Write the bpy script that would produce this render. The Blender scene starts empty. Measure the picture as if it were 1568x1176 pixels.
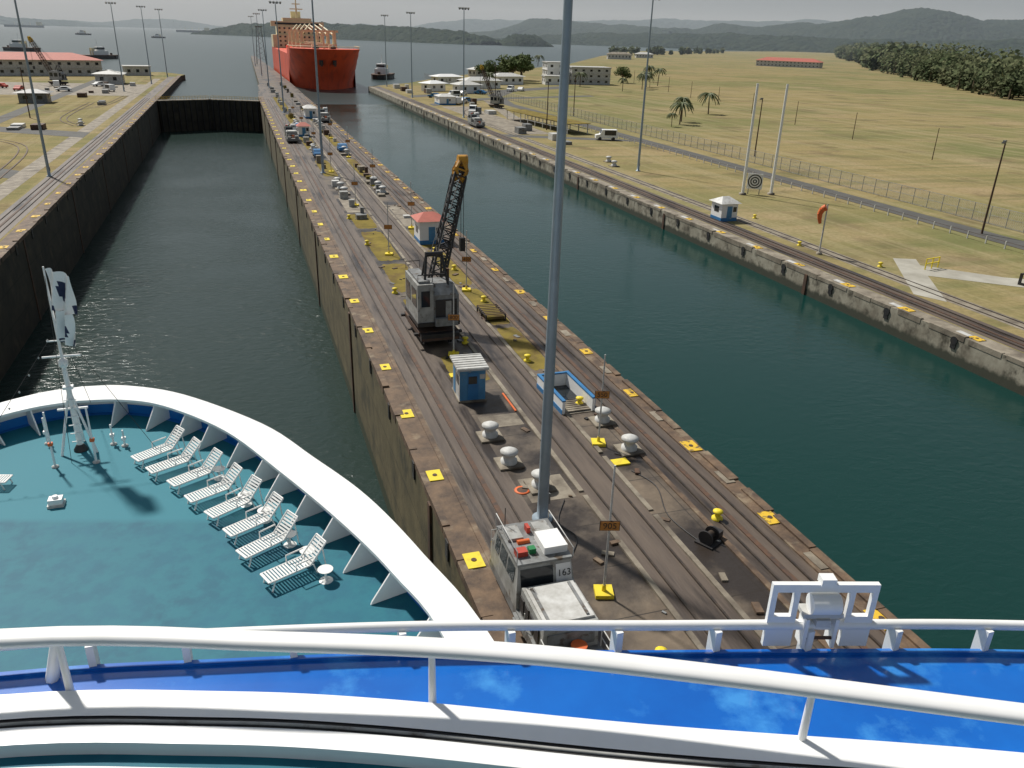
import bpy, math, random
from mathutils import Vector, Matrix, noise
random.seed(7)
S=bpy.context.scene
rad=math.radians
# ------------------------------------------------------------ materials
def mat(name,c1,c2=None,scale=1.0,rough=.7,bump=0.0,metal=0.0,stretch=(1,1,1),c3=None,scale3=.1,detail=6,lo=.35,hi=.65,spec=.5,bscale=None,lo3=.4,hi3=.6,coat=0,seams=None,wet=None,zband=None,lifts=None):
    m=bpy.data.materials.new(name); m.use_nodes=True
    nt=m.node_tree; N=nt.nodes; L=nt.links
    p=N['Principled BSDF']; p.inputs['Roughness'].default_value=rough; p.inputs['Metallic'].default_value=metal
    p.inputs['Specular IOR Level'].default_value=spec
    if coat: p.inputs['Coat Weight'].default_value=coat
    if c2 is None: c2=tuple(c*.8 for c in c1)
    tc=N.new('ShaderNodeTexCoord'); mp=N.new('ShaderNodeMapping'); mp.inputs['Scale'].default_value=stretch
    L.new(tc.outputs['Object'],mp.inputs[0])
    def rmp(sc,lo,hi,det,src=None):
        n=N.new('ShaderNodeTexNoise'); n.inputs['Scale'].default_value=sc; n.inputs['Detail'].default_value=det; n.inputs['Roughness'].default_value=.62
        L.new(src or mp.outputs[0],n.inputs['Vector'])
        r=N.new('ShaderNodeMapRange'); r.inputs['From Min'].default_value=lo; r.inputs['From Max'].default_value=hi
        L.new(n.outputs['Fac'],r.inputs['Value']); return n,r
    def mixc(fac,a,bcol):
        mx=N.new('ShaderNodeMix'); mx.data_type='RGBA'
        L.new(fac,mx.inputs[0])
        if isinstance(a,tuple): mx.inputs[6].default_value=(*a,1)
        else: L.new(a,mx.inputs[6])
        mx.inputs[7].default_value=(*bcol,1); return mx.outputs[2]
    n,r=rmp(scale,lo,hi,detail)
    out=mixc(r.outputs[0],c1,c2)
    if c3:
        n3,r3=rmp(scale3,lo3,hi3,7); out=mixc(r3.outputs[0],out,c3)
        if wet is not None:
            w_=N.new('ShaderNodeMapRange'); w_.inputs['To Min'].default_value=rough; w_.inputs['To Max'].default_value=wet; L.new(r3.outputs[0],w_.inputs[0]); L.new(w_.outputs[0],p.inputs['Roughness'])
    if seams:
        bt=N.new('ShaderNodeTexBrick'); bt.offset=0; bt.inputs['Scale'].default_value=1; bt.inputs['Brick Width'].default_value=seams[0]; bt.inputs['Row Height'].default_value=seams[1]; bt.inputs['Mortar Size'].default_value=.035; bt.inputs['Mortar Smooth'].default_value=.3
        L.new(tc.outputs['Object'],bt.inputs['Vector'])
        out=mixc(bt.outputs['Fac'],out,tuple(c*.35 for c in c2))
    if zband or lifts:
        sp=N.new('ShaderNodeSeparateXYZ'); L.new(tc.outputs['Object'],sp.inputs[0]); nz,_=rmp(1.5,0,1,5)
        ad=N.new('ShaderNodeMath'); ad.operation='MULTIPLY_ADD'; L.new(nz.outputs['Fac'],ad.inputs[0]); ad.inputs[1].default_value=1.1; L.new(sp.outputs[2],ad.inputs[2])
    if lifts:
        md=N.new('ShaderNodeMath'); md.operation='PINGPONG'; md.inputs[1].default_value=lifts; L.new(sp.outputs[2],md.inputs[0])
        lr=N.new('ShaderNodeMapRange'); lr.inputs['From Min'].default_value=.09; lr.inputs['From Max'].default_value=.0; lr.inputs['To Max'].default_value=.7; L.new(md.outputs[0],lr.inputs[0]); out=mixc(lr.outputs[0],out,tuple(c*.3 for c in c2))
    if zband:
        zr=N.new('ShaderNodeMapRange'); zr.inputs['From Min'].default_value=zband[0]+.75; zr.inputs['From Max'].default_value=zband[0]+.35; L.new(ad.outputs[0],zr.inputs[0]); out=mixc(zr.outputs[0],out,zband[1])
    L.new(out,p.inputs['Base Color'])
    if bump:
        b=N.new('ShaderNodeBump'); b.inputs['Strength'].default_value=bump; b.inputs['Distance'].default_value=.05
        if bscale:
            nb,_=rmp(bscale,0,1,6); L.new(nb.outputs['Fac'],b.inputs['Height'])
        else: L.new(n.outputs['Fac'],b.inputs['Height'])
        L.new(b.outputs[0],p.inputs['Normal'])
    return m
def water_mat(name,col,rough,sc,strength,lo=.3):
    m=bpy.data.materials.new(name); m.use_nodes=True; nt=m.node_tree; N=nt.nodes; L=nt.links
    p=N['Principled BSDF']; p.inputs['Base Color'].default_value=(*col,1); p.inputs['Roughness'].default_value=rough
    p.inputs['IOR'].default_value=1.33
    tc=N.new('ShaderNodeTexCoord')
    n1=N.new('ShaderNodeTexNoise'); n1.inputs['Scale'].default_value=sc; n1.inputs['Detail'].default_value=6; n1.inputs['Roughness'].default_value=.55; n1.inputs['Distortion'].default_value=.5
    mp=N.new('ShaderNodeMapping'); mp.inputs['Scale'].default_value=(1,1.6,1); mp.inputs['Rotation'].default_value=(0,0,.5)
    L.new(tc.outputs['Object'],mp.inputs[0]); L.new(mp.outputs[0],n1.inputs['Vector'])
    n2=N.new('ShaderNodeTexNoise'); n2.inputs['Scale'].default_value=.07; n2.inputs['Detail'].default_value=4
    L.new(tc.outputs['Object'],n2.inputs['Vector'])
    r=N.new('ShaderNodeMapRange'); r.inputs['From Min'].default_value=.35; r.inputs['From Max'].default_value=.65; r.inputs['To Min'].default_value=lo; r.inputs['To Max'].default_value=1.0
    L.new(n2.outputs['Fac'],r.inputs['Value'])
    mu=N.new('ShaderNodeMath'); mu.operation='MULTIPLY'; L.new(r.outputs[0],mu.inputs[0]); mu.inputs[1].default_value=strength
    b=N.new('ShaderNodeBump'); b.inputs['Distance'].default_value=.2; L.new(n1.outputs['Fac'],b.inputs['Height']); L.new(mu.outputs[0],b.inputs['Strength'])
    L.new(b.outputs[0],p.inputs['Normal'])
    return m
def grass_mat():
    m=bpy.data.materials.new('grass_ground'); m.use_nodes=True; nt=m.node_tree; N=nt.nodes; L=nt.links
    p=N['Principled BSDF']; p.inputs['Roughness'].default_value=.95; p.inputs['Specular IOR Level'].default_value=.1
    tc=N.new('ShaderNodeTexCoord')
    def nz(sc,lo,hi,st=(1,1,1),rot=0,det=6):
        mp=N.new('ShaderNodeMapping'); mp.inputs['Scale'].default_value=st; mp.inputs['Rotation'].default_value=(0,0,rot); L.new(tc.outputs['Object'],mp.inputs[0])
        n=N.new('ShaderNodeTexNoise'); n.inputs['Scale'].default_value=sc; n.inputs['Detail'].default_value=det; n.inputs['Roughness'].default_value=.65; L.new(mp.outputs[0],n.inputs['Vector'])
        r=N.new('ShaderNodeMapRange'); r.inputs['From Min'].default_value=lo; r.inputs['From Max'].default_value=hi; L.new(n.outputs['Fac'],r.inputs[0]); return n,r.outputs[0]
    def mix(f,a,c,amt=1):
        if amt<1:
            q=N.new('ShaderNodeMath'); q.operation='MULTIPLY'; L.new(f,q.inputs[0]); q.inputs[1].default_value=amt; f=q.outputs[0]
        mx=N.new('ShaderNodeMix'); mx.data_type='RGBA'; L.new(f,mx.inputs[0])
        if isinstance(a,tuple): mx.inputs[6].default_value=(*a,1)
        else: L.new(a,mx.inputs[6])
        mx.inputs[7].default_value=(*c,1); return mx.outputs[2]
    c=mix(nz(.010,.44,.60)[1],(.31,.245,.115),(.185,.19,.075))
    c=mix(nz(.045,.50,.66)[1],c,(.38,.285,.165),.75)
    c=mix(nz(.07,.53,.64,(1,1,1),0,8)[1],c,(.15,.11,.065),.65)
    c=mix(nz(.25,.48,.60,(.05,1,1),.35,3)[1],c,(.14,.15,.06),.5)
    c=mix(nz(.30,.50,.60,(1,.04,1),.12,3)[1],c,(.37,.31,.175),.4)
    nf,f=nz(1.6,.4,.65,(1,1,1),0,8); c=mix(f,c,(.15,.125,.055),.45)
    L.new(c,p.inputs['Base Color'])
    b=N.new('ShaderNodeBump'); b.inputs['Strength'].default_value=.5; b.inputs['Distance'].default_value=.08; L.new(nf.outputs['Fac'],b.inputs['Height']); L.new(b.outputs[0],p.inputs['Normal']); return m
def forest_mat(name,c1,c2,sc,dist):
    m=mat(name,c1,c2,sc,.95,spec=.05,lo=.38,hi=.62); nt=m.node_tree; N=nt.nodes; L=nt.links
    tc=N.new('ShaderNodeTexCoord'); v=N.new('ShaderNodeTexVoronoi'); v.inputs['Scale'].default_value=sc*2.2; L.new(tc.outputs['Object'],v.inputs['Vector'])
    b=N.new('ShaderNodeBump'); b.invert=True; b.inputs['Strength'].default_value=.9; b.inputs['Distance'].default_value=dist; L.new(v.outputs['Distance'],b.inputs['Height']); L.new(b.outputs[0],N['Principled BSDF'].inputs['Normal']); return m
M={}
M['white']=mat('white_paint',(.87,.87,.86),(.81,.81,.79),.9,.4)
M['gwhite']=mat('weathered_white',(.62,.62,.60),(.42,.41,.38),1.6,.55)
M['grey']=mat('grey_paint',(.26,.27,.27),(.14,.14,.135),1.5,.5,c3=(.09,.065,.045),scale3=2.3,lo3=.55,hi3=.66)
M['lgrey']=mat('light_grey',(.42,.42,.40),(.27,.27,.25),1.7,.45,c3=(.13,.10,.075),scale3=2.7,lo3=.56,hi3=.70)
M['pole']=mat('galvanised_steel',(.33,.40,.46),(.27,.33,.38),.6,.45,metal=.3)
M['black']=mat('black_steel',(.02,.02,.022),(.035,.03,.028),2,.5)
M['glass']=mat('dark_glass',(.015,.02,.025),(.02,.025,.03),1,.08)
M['yellow']=mat('yellow_paint',(.82,.64,.03),(.60,.45,.03),2.2,.6,lo=.5,hi=.75)
M['yrust']=mat('yellow_rusty_paint',(.72,.46,.03),(.12,.08,.04),2.5,.65,lo=.52,hi=.64)
M['cranetip']=mat('crane_yellow',(.62,.30,.03),(.20,.10,.04),2.5,.65,lo=.5,hi=.62)
M['orange']=mat('orange_paint',(.75,.16,.03),(.62,.12,.03),2,.6)
M['signor']=mat('sign_orange',(.55,.24,.05),(.40,.16,.04),3,.6)
M['red']=mat('red_paint',(.55,.06,.03),(.42,.05,.03),1.5,.6)
M['redroof']=mat('red_roof',(.50,.13,.09),(.38,.10,.07),.8,.7)
M['blue']=mat('blue_paint',(.03,.19,.42),(.03,.15,.34),1.5,.5)
M['lblue']=mat('light_blue_paint',(.07,.25,.45),(.06,.20,.36),1.5,.5,c3=(.3,.33,.33),scale3=2,lo3=.6,hi3=.7)
M['navy']=mat('flag_dark',(.02,.03,.08),(.015,.02,.06),1.5,.7)
M['shipblue']=mat('ship_blue_deck',(.006,.14,.54),(.004,.10,.44),.45,.2,c3=(.05,.27,.66),scale3=.8,lo3=.54,hi3=.70,coat=.4)
M['bandblue']=mat('bulwark_blue',(.01,.20,.60),(.01,.16,.5),.9,.4)
M['hullred']=mat('hull_orange_red',(.80,.10,.03),(.64,.075,.025),.12,.5,c3=(.45,.06,.03),scale3=.25,stretch=(1,1,.3),lo3=.5,hi3=.7)
M['cream']=mat('cream_paint',(.78,.68,.44),(.68,.58,.36),.3,.5)
M['rail']=mat('rail_steel',(.05,.042,.038),(.10,.075,.055),2,.45,metal=.4)
M['rust']=mat('rusty_steel',(.12,.06,.032),(.055,.038,.03),2.2,.75)
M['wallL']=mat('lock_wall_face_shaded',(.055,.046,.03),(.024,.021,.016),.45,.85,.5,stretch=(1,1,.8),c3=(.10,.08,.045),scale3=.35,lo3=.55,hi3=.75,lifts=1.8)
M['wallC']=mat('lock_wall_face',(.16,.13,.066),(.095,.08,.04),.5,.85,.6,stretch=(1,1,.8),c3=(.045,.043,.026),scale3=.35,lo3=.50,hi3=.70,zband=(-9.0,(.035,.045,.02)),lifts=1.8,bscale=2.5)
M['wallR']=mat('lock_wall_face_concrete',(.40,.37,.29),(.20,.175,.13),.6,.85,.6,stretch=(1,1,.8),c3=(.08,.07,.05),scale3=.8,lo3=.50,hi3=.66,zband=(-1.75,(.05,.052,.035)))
M['conc']=mat('weathered_concrete',(.19,.145,.10),(.09,.067,.048),.45,.75,.5,c3=(.036,.028,.023),scale3=.16,bscale=3,seams=(4.2,3.6),wet=.32,lo3=.40,hi3=.58)
M['cop']=mat('coping_concrete',(.18,.115,.068),(.065,.043,.03),.9,.75,.6,c3=(.28,.22,.145),scale3=.6,lo3=.55,hi3=.73,bscale=4)
M['tow']=mat('towpath_concrete',(.075,.056,.045),(.130,.098,.074),.5,.6,.4,stretch=(2.2,.25,1),bscale=3,c3=(.032,.025,.022),scale3=.3,lo3=.5,hi3=.65,wet=.35)
M['lconc']=mat('light_concrete',(.32,.28,.215),(.18,.15,.112),.6,.8,.3,c3=(.10,.08,.06),scale3=.4,bscale=4,lo3=.48,hi3=.68)
M['pale']=mat('pale_concrete',(.44,.42,.36),(.31,.29,.24),.3,.8,.2,bscale=4)
M['asph']=mat('asphalt',(.10,.098,.09),(.07,.068,.063),.3,.85,.3,bscale=6)
M['grass']=grass_mat()
M['patch']=mat('grass_patch',(.26,.20,.05),(.15,.12,.035),.5,.95,.5,c3=(.13,.085,.05),scale3=.35,bscale=3,lo3=.50,hi3=.70,spec=.1)
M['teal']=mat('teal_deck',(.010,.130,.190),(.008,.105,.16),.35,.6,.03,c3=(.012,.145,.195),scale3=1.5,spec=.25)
M['leaf']=mat('foliage',(.05,.085,.02),(.10,.12,.035),.25,.8,spec=.15)
M['leafd']=mat('foliage_distant',(.060,.085,.038),(.13,.135,.07),.05,.9,spec=.1)
M['hill']=forest_mat('forest_hills',(.014,.026,.017),(.03,.042,.024),.02,12)
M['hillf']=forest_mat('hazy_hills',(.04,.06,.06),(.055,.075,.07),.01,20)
M['isl']=forest_mat('island_forest',(.014,.026,.014),(.034,.046,.024),.045,5)
M['trunk']=mat('palm_trunk',(.16,.12,.08),(.10,.08,.05),3,.9)
M['frond']=mat('palm_frond',(.06,.09,.02),(.11,.12,.04),1,.7)
M['plastic']=mat('white_plastic',(.84,.83,.80),(.78,.77,.74),3,.35)
M['green']=mat('green_paint',(.02,.25,.08),None,1,.5)
M['waterR']=water_mat('water_surface',(.006,.038,.033),.09,.9,.34)
M['waterF']=water_mat('lake_water_surface',(.03,.055,.055),.28,.5,.6,.5)
M['waterL']=water_mat('chamber_water_surface',(.020,.038,.033),.20,.8,.95,.45)
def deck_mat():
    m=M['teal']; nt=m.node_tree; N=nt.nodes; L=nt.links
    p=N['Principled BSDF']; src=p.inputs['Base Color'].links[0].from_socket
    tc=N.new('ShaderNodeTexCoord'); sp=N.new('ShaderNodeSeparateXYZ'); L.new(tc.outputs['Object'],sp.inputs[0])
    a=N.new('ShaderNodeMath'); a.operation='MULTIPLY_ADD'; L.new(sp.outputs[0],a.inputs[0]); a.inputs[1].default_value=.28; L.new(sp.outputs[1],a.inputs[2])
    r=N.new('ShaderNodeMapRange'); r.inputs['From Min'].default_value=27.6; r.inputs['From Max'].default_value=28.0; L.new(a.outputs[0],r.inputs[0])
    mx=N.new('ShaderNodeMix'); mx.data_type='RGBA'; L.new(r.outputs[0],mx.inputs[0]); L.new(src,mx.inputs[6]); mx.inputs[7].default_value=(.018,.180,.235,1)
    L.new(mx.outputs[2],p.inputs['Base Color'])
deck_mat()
# ------------------------------------------------------------ mesh builder
class B:
    def __init__(s): s.v=[];s.f=[];s.m=[];s.sm=[];s.mats=[]
    def mi(s,k):
        if k not in s.mats: s.mats.append(k)
        return s.mats.index(k)
    def add(s,vs,fs,k,smooth=False):
        o=len(s.v); s.v+= [tuple(v) for v in vs]; i=s.mi(k)
        for f in fs: s.f.append([o+a for a in f]); s.m.append(i); s.sm.append(smooth)
    def box(s,x0,x1,y0,y1,z0,z1,k,T=None):
        vs=[Vector((x,y,z)) for z in (z0,z1) for y in (y0,y1) for x in (x0,x1)]
        if T: vs=[T@v for v in vs]
        s.add(vs,[(0,2,3,1),(4,5,7,6),(0,1,5,4),(2,6,7,3),(0,4,6,2),(1,3,7,5)],k)
    def cyl(s,p0,p1,r0,r1=None,k='white',n=10,smooth=True):
        if r1 is None: r1=r0
        p0=Vector(p0);p1=Vector(p1); d=(p1-p0).normalized()
        a=d.orthogonal().normalized(); b=d.cross(a)
        vs=[]
        for p,r in ((p0,r0),(p1,r1)):
            for i in range(n):
                t=2*math.pi*i/n; vs.append(p+a*math.cos(t)*r+b*math.sin(t)*r)
        s.add(vs,[(i,(i+1)%n,n+(i+1)%n,n+i) for i in range(n)],k,smooth)
        s.add(vs[:n],[tuple(range(n))[::-1]],k); s.add(vs[n:],[tuple(range(n))],k)
    def lathe(s,c,prof,k,n=16):
        vs=[]
        for r,z in prof:
            for i in range(n):
                t=2*math.pi*i/n; vs.append((c[0]+r*math.cos(t),c[1]+r*math.sin(t),c[2]+z))
        fs=[]
        for j in range(len(prof)-1):
            for i in range(n): fs.append((j*n+i,j*n+(i+1)%n,(j+1)*n+(i+1)%n,(j+1)*n+i))
        s.add(vs,fs,k,True); s.add(vs[-n:],[tuple(range(n))],k)
    def tube(s,pts,r,k,n=8,flat=None):
        pts=[Vector(p) for p in pts]; vs=[]
        for i,p in enumerate(pts):
            d=(pts[min(i+1,len(pts)-1)]-pts[max(i-1,0)]).normalized()
            a=d.cross(Vector((0,0,1))); a=a.normalized() if a.length>1e-4 else Vector((1,0,0)); b=a.cross(d)
            for j in range(n):
                t=2*math.pi*j/n; vs.append(p+a*math.cos(t)*r*(flat or 1)+b*math.sin(t)*r)
        fs=[(i*n+j,i*n+(j+1)%n,(i+1)*n+(j+1)%n,(i+1)*n+j) for i in range(len(pts)-1) for j in range(n)]
        s.add(vs,fs,k,True); s.add(vs[:n],[tuple(range(n))],k); s.add(vs[-n:],[tuple(range(n))],k)
    def loft(s,rows,k,smooth=False,closed=False):
        n=len(rows[0]); vs=[v for r in rows for v in r]
        fs=[(i*n+j,i*n+(j+1)%n,(i+1)*n+(j+1)%n,(i+1)*n+j) for i in range(len(rows)-1) for j in range(n if closed else n-1)]
        s.add(vs,fs,k,smooth)
    def prism(s,pts,z0,z1,k,ks=None):
        n=len(pts); lo=[(x,y,z0) for x,y in pts]; hi=[(x,y,z1) for x,y in pts]
        s.add(hi,[tuple(range(n))],k); s.add(lo,[tuple(range(n))[::-1]],k)
        s.add(lo+hi,[(i,(i+1)%n,n+(i+1)%n,n+i) for i in range(n)],ks or k)
    def sheet(s,pts,z,k): s.add([(x,y,z) for x,y in pts],[tuple(range(len(pts)))],k)
    def rect(s,x0,x1,y0,y1,z,k): s.sheet([(x0,y0),(x1,y0),(x1,y1),(x0,y1)],z,k)
    def mesh(s,name):
        me=bpy.data.meshes.new(name); me.from_pydata(s.v,[],s.f); 
        for k in s.mats: me.materials.append(M[k])
        me.polygons.foreach_set('material_index',s.m); me.polygons.foreach_set('use_smooth',s.sm); me.update(); return me
    def obj(s,name,loc=(0,0,0),rz=0,sc=1,parent=None):
        s.me=s.mesh(name); return inst(s.me,name,loc,rz,sc,parent)
def inst(me,name,loc=(0,0,0),rz=0,sc=1,parent=None):
    o=bpy.data.objects.new(name,me); S.collection.objects.link(o); o.location=loc; o.rotation_euler=(0,0,rz); o.scale=(sc,sc,sc) if not isinstance(sc,tuple) else sc
    if parent: o.parent=parent
    return o
def empty(name,loc=(0,0,0)):
    o=bpy.data.objects.new(name,None); S.collection.objects.link(o); o.location=loc; return o
def text(body,size,loc,rot,k,parent):
    c=bpy.data.curves.new('number_text','FONT'); c.body=body; c.size=size; c.align_x='CENTER'; c.align_y='CENTER'; c.extrude=.003
    c.materials.append(M[k]); o=bpy.data.objects.new('number_text',c); S.collection.objects.link(o); o.location=loc; o.rotation_euler=rot; o.parent=parent
def catmull(P,sub=5):
    P=[Vector(p) for p in P]; out=[]
    for i in range(len(P)-1):
        a=P[max(i-1,0)];b=P[i];c=P[i+1];d=P[min(i+2,len(P)-1)]
        for j in range(sub):
            t=j/sub; out.append(.5*((2*b)+(c-a)*t+(2*a-5*b+4*c-d)*t*t+(3*b-a-3*c+d)*t**3))
    out.append(P[-1]); return out
# ------------------------------------------------------------ camera
th=rad(23.41); ps=rad(18.58); ro=rad(1.74)
F=Vector((math.sin(ps)*math.cos(th),math.cos(ps)*math.cos(th),-math.sin(th)))
R0=Vector((math.cos(ps),-math.sin(ps),0)); U0=R0.cross(F)
R=math.cos(ro)*R0+math.sin(ro)*U0; U=math.cos(ro)*U0-math.sin(ro)*R0
cd=bpy.data.cameras.new('camera'); cam=bpy.data.objects.new('camera',cd); S.collection.objects.link(cam); S.camera=cam
cd.lens=28.24; cd.sensor_width=36; cd.clip_start=.1; cd.clip_end=60000
mw=Matrix.Identity(4)
for i in range(3): mw[i][0]=R[i]; mw[i][1]=U[i]; mw[i][2]=-F[i]
mw[0][3]=0;mw[1][3]=0;mw[2][3]=23.3
cam.matrix_world=mw
# ------------------------------------------------------------ light
az=rad(-25); el=rad(50)
sd=Vector((math.sin(az)*math.cos(el),math.cos(az)*math.cos(el),math.sin(el)))
sl=bpy.data.lights.new('sun','SUN'); sl.energy=4.5; sl.angle=rad(3.0); sl.color=(1,.96,.89)
so=bpy.data.objects.new('sun',sl); S.collection.objects.link(so); so.rotation_euler=sd.to_track_quat('Z','Y').to_euler()
w=bpy.data.worlds.new('World'); S.world=w; w.use_nodes=True; nt=w.node_tree; bg=nt.nodes['Background']
sk=nt.nodes.new('ShaderNodeTexSky'); sk.sky_type='NISHITA'; sk.sun_disc=False; sk.sun_elevation=el; sk.sun_rotation=az; sk.dust_density=2; sk.air_density=1.0
hs=nt.nodes.new('ShaderNodeHueSaturation'); hs.inputs['Saturation'].default_value=.45; hs.inputs['Value'].default_value=.8
mx=nt.nodes.new('ShaderNodeMix'); mx.data_type='RGBA'; mx.inputs[0].default_value=.5; mx.inputs[7].default_value=(1.75,2.15,2.55,1)
nt.links.new(sk.outputs[0],hs.inputs['Color']); nt.links.new(hs.outputs[0],mx.inputs[6]); nt.links.new(mx.outputs[2],bg.inputs[0]); bg.inputs[1].default_value=.092
S.view_settings.view_transform='Standard'; S.view_settings.look='None'; S.view_settings.exposure=0
hz=bpy.data.materials.new('humid_air'); hz.use_nodes=True; hn=hz.node_tree; hn.nodes.remove(hn.nodes['Principled BSDF'])
vs_=hn.nodes.new('ShaderNodeVolumeScatter'); vs_.inputs['Color'].default_value=(.74,.87,1,1); vs_.inputs['Density'].default_value=.00010; vs_.inputs['Anisotropy'].default_value=.1
hn.links.new(vs_.outputs[0],hn.nodes['Material Output'].inputs['Volume']); M['haze']=hz
b=B(); b.box(-9000,14000,520,14000,-2.2,420,'haze'); b.obj('haze')
# ------------------------------------------------------------ terrain & water
XL,C0,C1,XR=-25.5,8.0,25.6,59.0
WL,WR=-10.3,-2.6
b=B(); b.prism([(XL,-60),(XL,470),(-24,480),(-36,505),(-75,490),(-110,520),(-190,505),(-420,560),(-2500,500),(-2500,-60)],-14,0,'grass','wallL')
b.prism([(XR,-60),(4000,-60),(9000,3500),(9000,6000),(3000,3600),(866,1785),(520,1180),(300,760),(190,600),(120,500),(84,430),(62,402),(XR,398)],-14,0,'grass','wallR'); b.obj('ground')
b=B()
b.sheet([(-30000,330),(60000,330),(60000,45000),(-30000,45000)],WR,'waterF'); b.rect(C1-.1,XR+.1,-60,330,WR,'waterR'); b.obj('lake_water')
b=B(); b.rect(XL-.1,C0+.1,-60,318,WL,'waterL'); b.obj('lock_chamber_water')
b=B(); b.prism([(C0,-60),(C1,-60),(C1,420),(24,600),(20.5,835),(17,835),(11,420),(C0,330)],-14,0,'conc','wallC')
b.obj('lock_center_wall')
b=B()
for x0,x1 in ((C0,9.4),(24.5,C1)): b.rect(x0,x1,-40,330,.012,'cop')
for x0,x1 in ((9.8,12.9),(21.7,24.4)): b.rect(x0,x1,-40,400,.008,'tow')
b.rect(16.4,19.0,-40,260,.008,'tow')
for x in (16.1,19.0):
    y=-40
    while y<260: l=random.uniform(3,7); b.box(x,x+.28,y,y+l,0,random.uniform(.08,.13),'lconc'); y+=l+(.02 if random.random()<.8 else .5)
for x in (9.4,21.35): b.box(x,x+.3,-40,330,0,.07,'cop')
b.box(24.4,24.52,-40,330,0,.10,'cop')
b.rect(XR,61.0,-40,398,.012,'lconc'); b.rect(61.2,64.4,-40,398,.008,'tow'); b.rect(66.2,68.4,-40,250,.008,'lconc')
b.rect(-27.3,XL,-40,470,.012,'cop'); b.rect(-30.8,-27.6,-40,460,.008,'tow'); b.rect(-36,-33,-40,440,.008,'lconc')
b.obj('lock_wall_pavement')
b=B()
for xe,sg,k in ((C0,1,'cop'),(C1,-1,'cop'),(XR,1,'lconc'),(XL,-1,'cop')):
    y=18
    while y<320:
        l=random.uniform(2.0,5.5); h=random.uniform(.03,.16); wd=random.uniform(.3,.6)
        x0,x1=sorted((xe-sg*.04,xe+sg*wd)); b.box(x0,x1,y,y+l,-random.uniform(.25,.5),h,k)
        y+=l+random.choice((.05,.1,.5,1.1))
    for i in range(36):
        y=16+8.45*i+(0 if xe in(C0,C1) else 2)
        x0,x1=sorted((xe-sg*.10,xe+sg*.02)); 
        if xe==XR: b.cyl((xe-.12,y,-.55),(xe+.05,y,-.55),.38,.34,'black',12); b.box(x0,x1,y-.28,y+.28,-1.3,-.45,'black')
        else: b.box(x0,x1,y,y+.5,-1.2,-.1,'black')
        if i%4==2: b.box(x0-.04,x1,y+4,y+4.5,-11 if xe!=XR else -3,-.3,'rust')
b.obj('coping_blocks')
b=B()
for x in (10.5,12.0,22.2,23.7,17.0,18.4,61.9,63.5,-28.4,-30.0): b.box(x-.05,x+.05,-40,320,.008,.11,'rail')
for x in (11.2,22.95,62.7,-29.2): b.box(x-.14,x+.14,-40,320,.008,.07,'rust')
for x in (66.7,67.9): b.box(x-.06,x+.06,-40,250,.012,.07,'rail')
b.obj('tow_track_rails')
def blob(b,x0,x1,y0,y1,z,k):
    n=40; cx_,cy_=(x0+x1)/2,(y0+y1)/2; P=[]
    for i in range(n):
        t=2*math.pi*i/n; c,s_=math.cos(t),math.sin(t); q=1/max(abs(c),abs(s_)); q=min(q,1.33)*random.uniform(.93,1.0)
        P.append((cx_+c*q*(x1-x0)/2,cy_+s_*q*(y1-y0)/2))
    b.sheet(P,z,k)
b=B()
for x0,x1,y0,y1,k in ((13.2,16.0,52,57.5,'patch'),(13.2,16.0,66,73,'patch'),(13.2,16.0,75,86,'patch'),(13.2,16.0,87,102,'patch'),(19.4,21.3,53,63,'patch'),(19.4,21.3,63.5,75,'patch'),(19.4,21.3,76,91,'patch'),(13.2,16.0,103.5,113,'patch'),(19.4,21.3,92,102,'patch'),
   (13.3,15.9,145,165,'patch'),(19.5,21.3,145,166,'patch'),(13.3,15.9,180,205,'patch'),(19.5,21.3,185,215,'patch'),(13.3,15.9,230,260,'patch'),(19.5,21.3,240,280,'patch'),(13,16,270,330,'patch')): blob(b,x0,x1,y0,y1,.006,k)
for x0,x1,y0,y1,k in ((13.2,15.8,35.2,37.8,'lconc'),(13.2,15.9,44.5,46.3,'lconc'),(19.5,21.2,50.6,52.4,'lconc'),(19.5,21.3,104,118,'lconc'),(13.3,15.9,114,125,'lconc')):
    b.rect(x0,x1,y0,y1,.009,k)
b.obj('center_wall_grass')
b=B()
b.rect(94,98.5,-40,300,.02,'asph'); b.sheet([(94,300),(98.5,300),(106,340),(122,372),(160,400),(158,406),(117,379),(101,345)],.02,'asph')
b.sheet([(64.6,63),(73.5,76),(76,75),(66,60)],.016,'pale'); b.sheet([(73,74),(80,66),(90,60),(110,52),(110,46),(90,55),(79,62),(70,70)],.02,'pale')
b.sheet([(64.5,200),(94,188),(94,192),(64.5,206)],.016,'asph'); b.sheet([(75,225),(92,320),(95,318),(79,222)],.016,'lconc'); b.sheet([(66,300),(94,330),(150,350),(150,344),(95,322),(66,292)],.024,'asph')
b.sheet([(66,340),(160,415),(164,410),(68,332)],.028,'asph'); b.rect(68,78,205,290,.012,'lconc')
b.sheet([(-33,205),(-120,262),(-120,270),(-33,215)],.02,'asph'); b.rect(-60,-56,-40,430,.016,'asph'); b.sheet([(-36,330),(-140,335),(-140,410),(-36,395)],.012,'lconc'); b.sheet([(-36,150),(-56,170),(-56,176),(-36,158)],.018,'asph')
b.obj('service_road')
b=B()
def track(P,w_=.75,z=.03):
    P=catmull(P,8); 
    for d in (-w_,w_):
        Q=[]
        for i,p in enumerate(P):
            t=(P[min(i+1,len(P)-1)]-P[max(i-1,0)]).normalized(); Q.append((p.x-t.y*d,p.y+t.x*d))
        for i in range(len(Q)-1):
            (xa,ya),(xb,yb)=Q[i],Q[i+1]; b.add([(xa-.12,ya,z+.06),(xa+.12,ya,z+.06),(xb+.12,yb,z+.06),(xb-.12,yb,z+.06)],[(0,1,2,3)],'rust')
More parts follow.
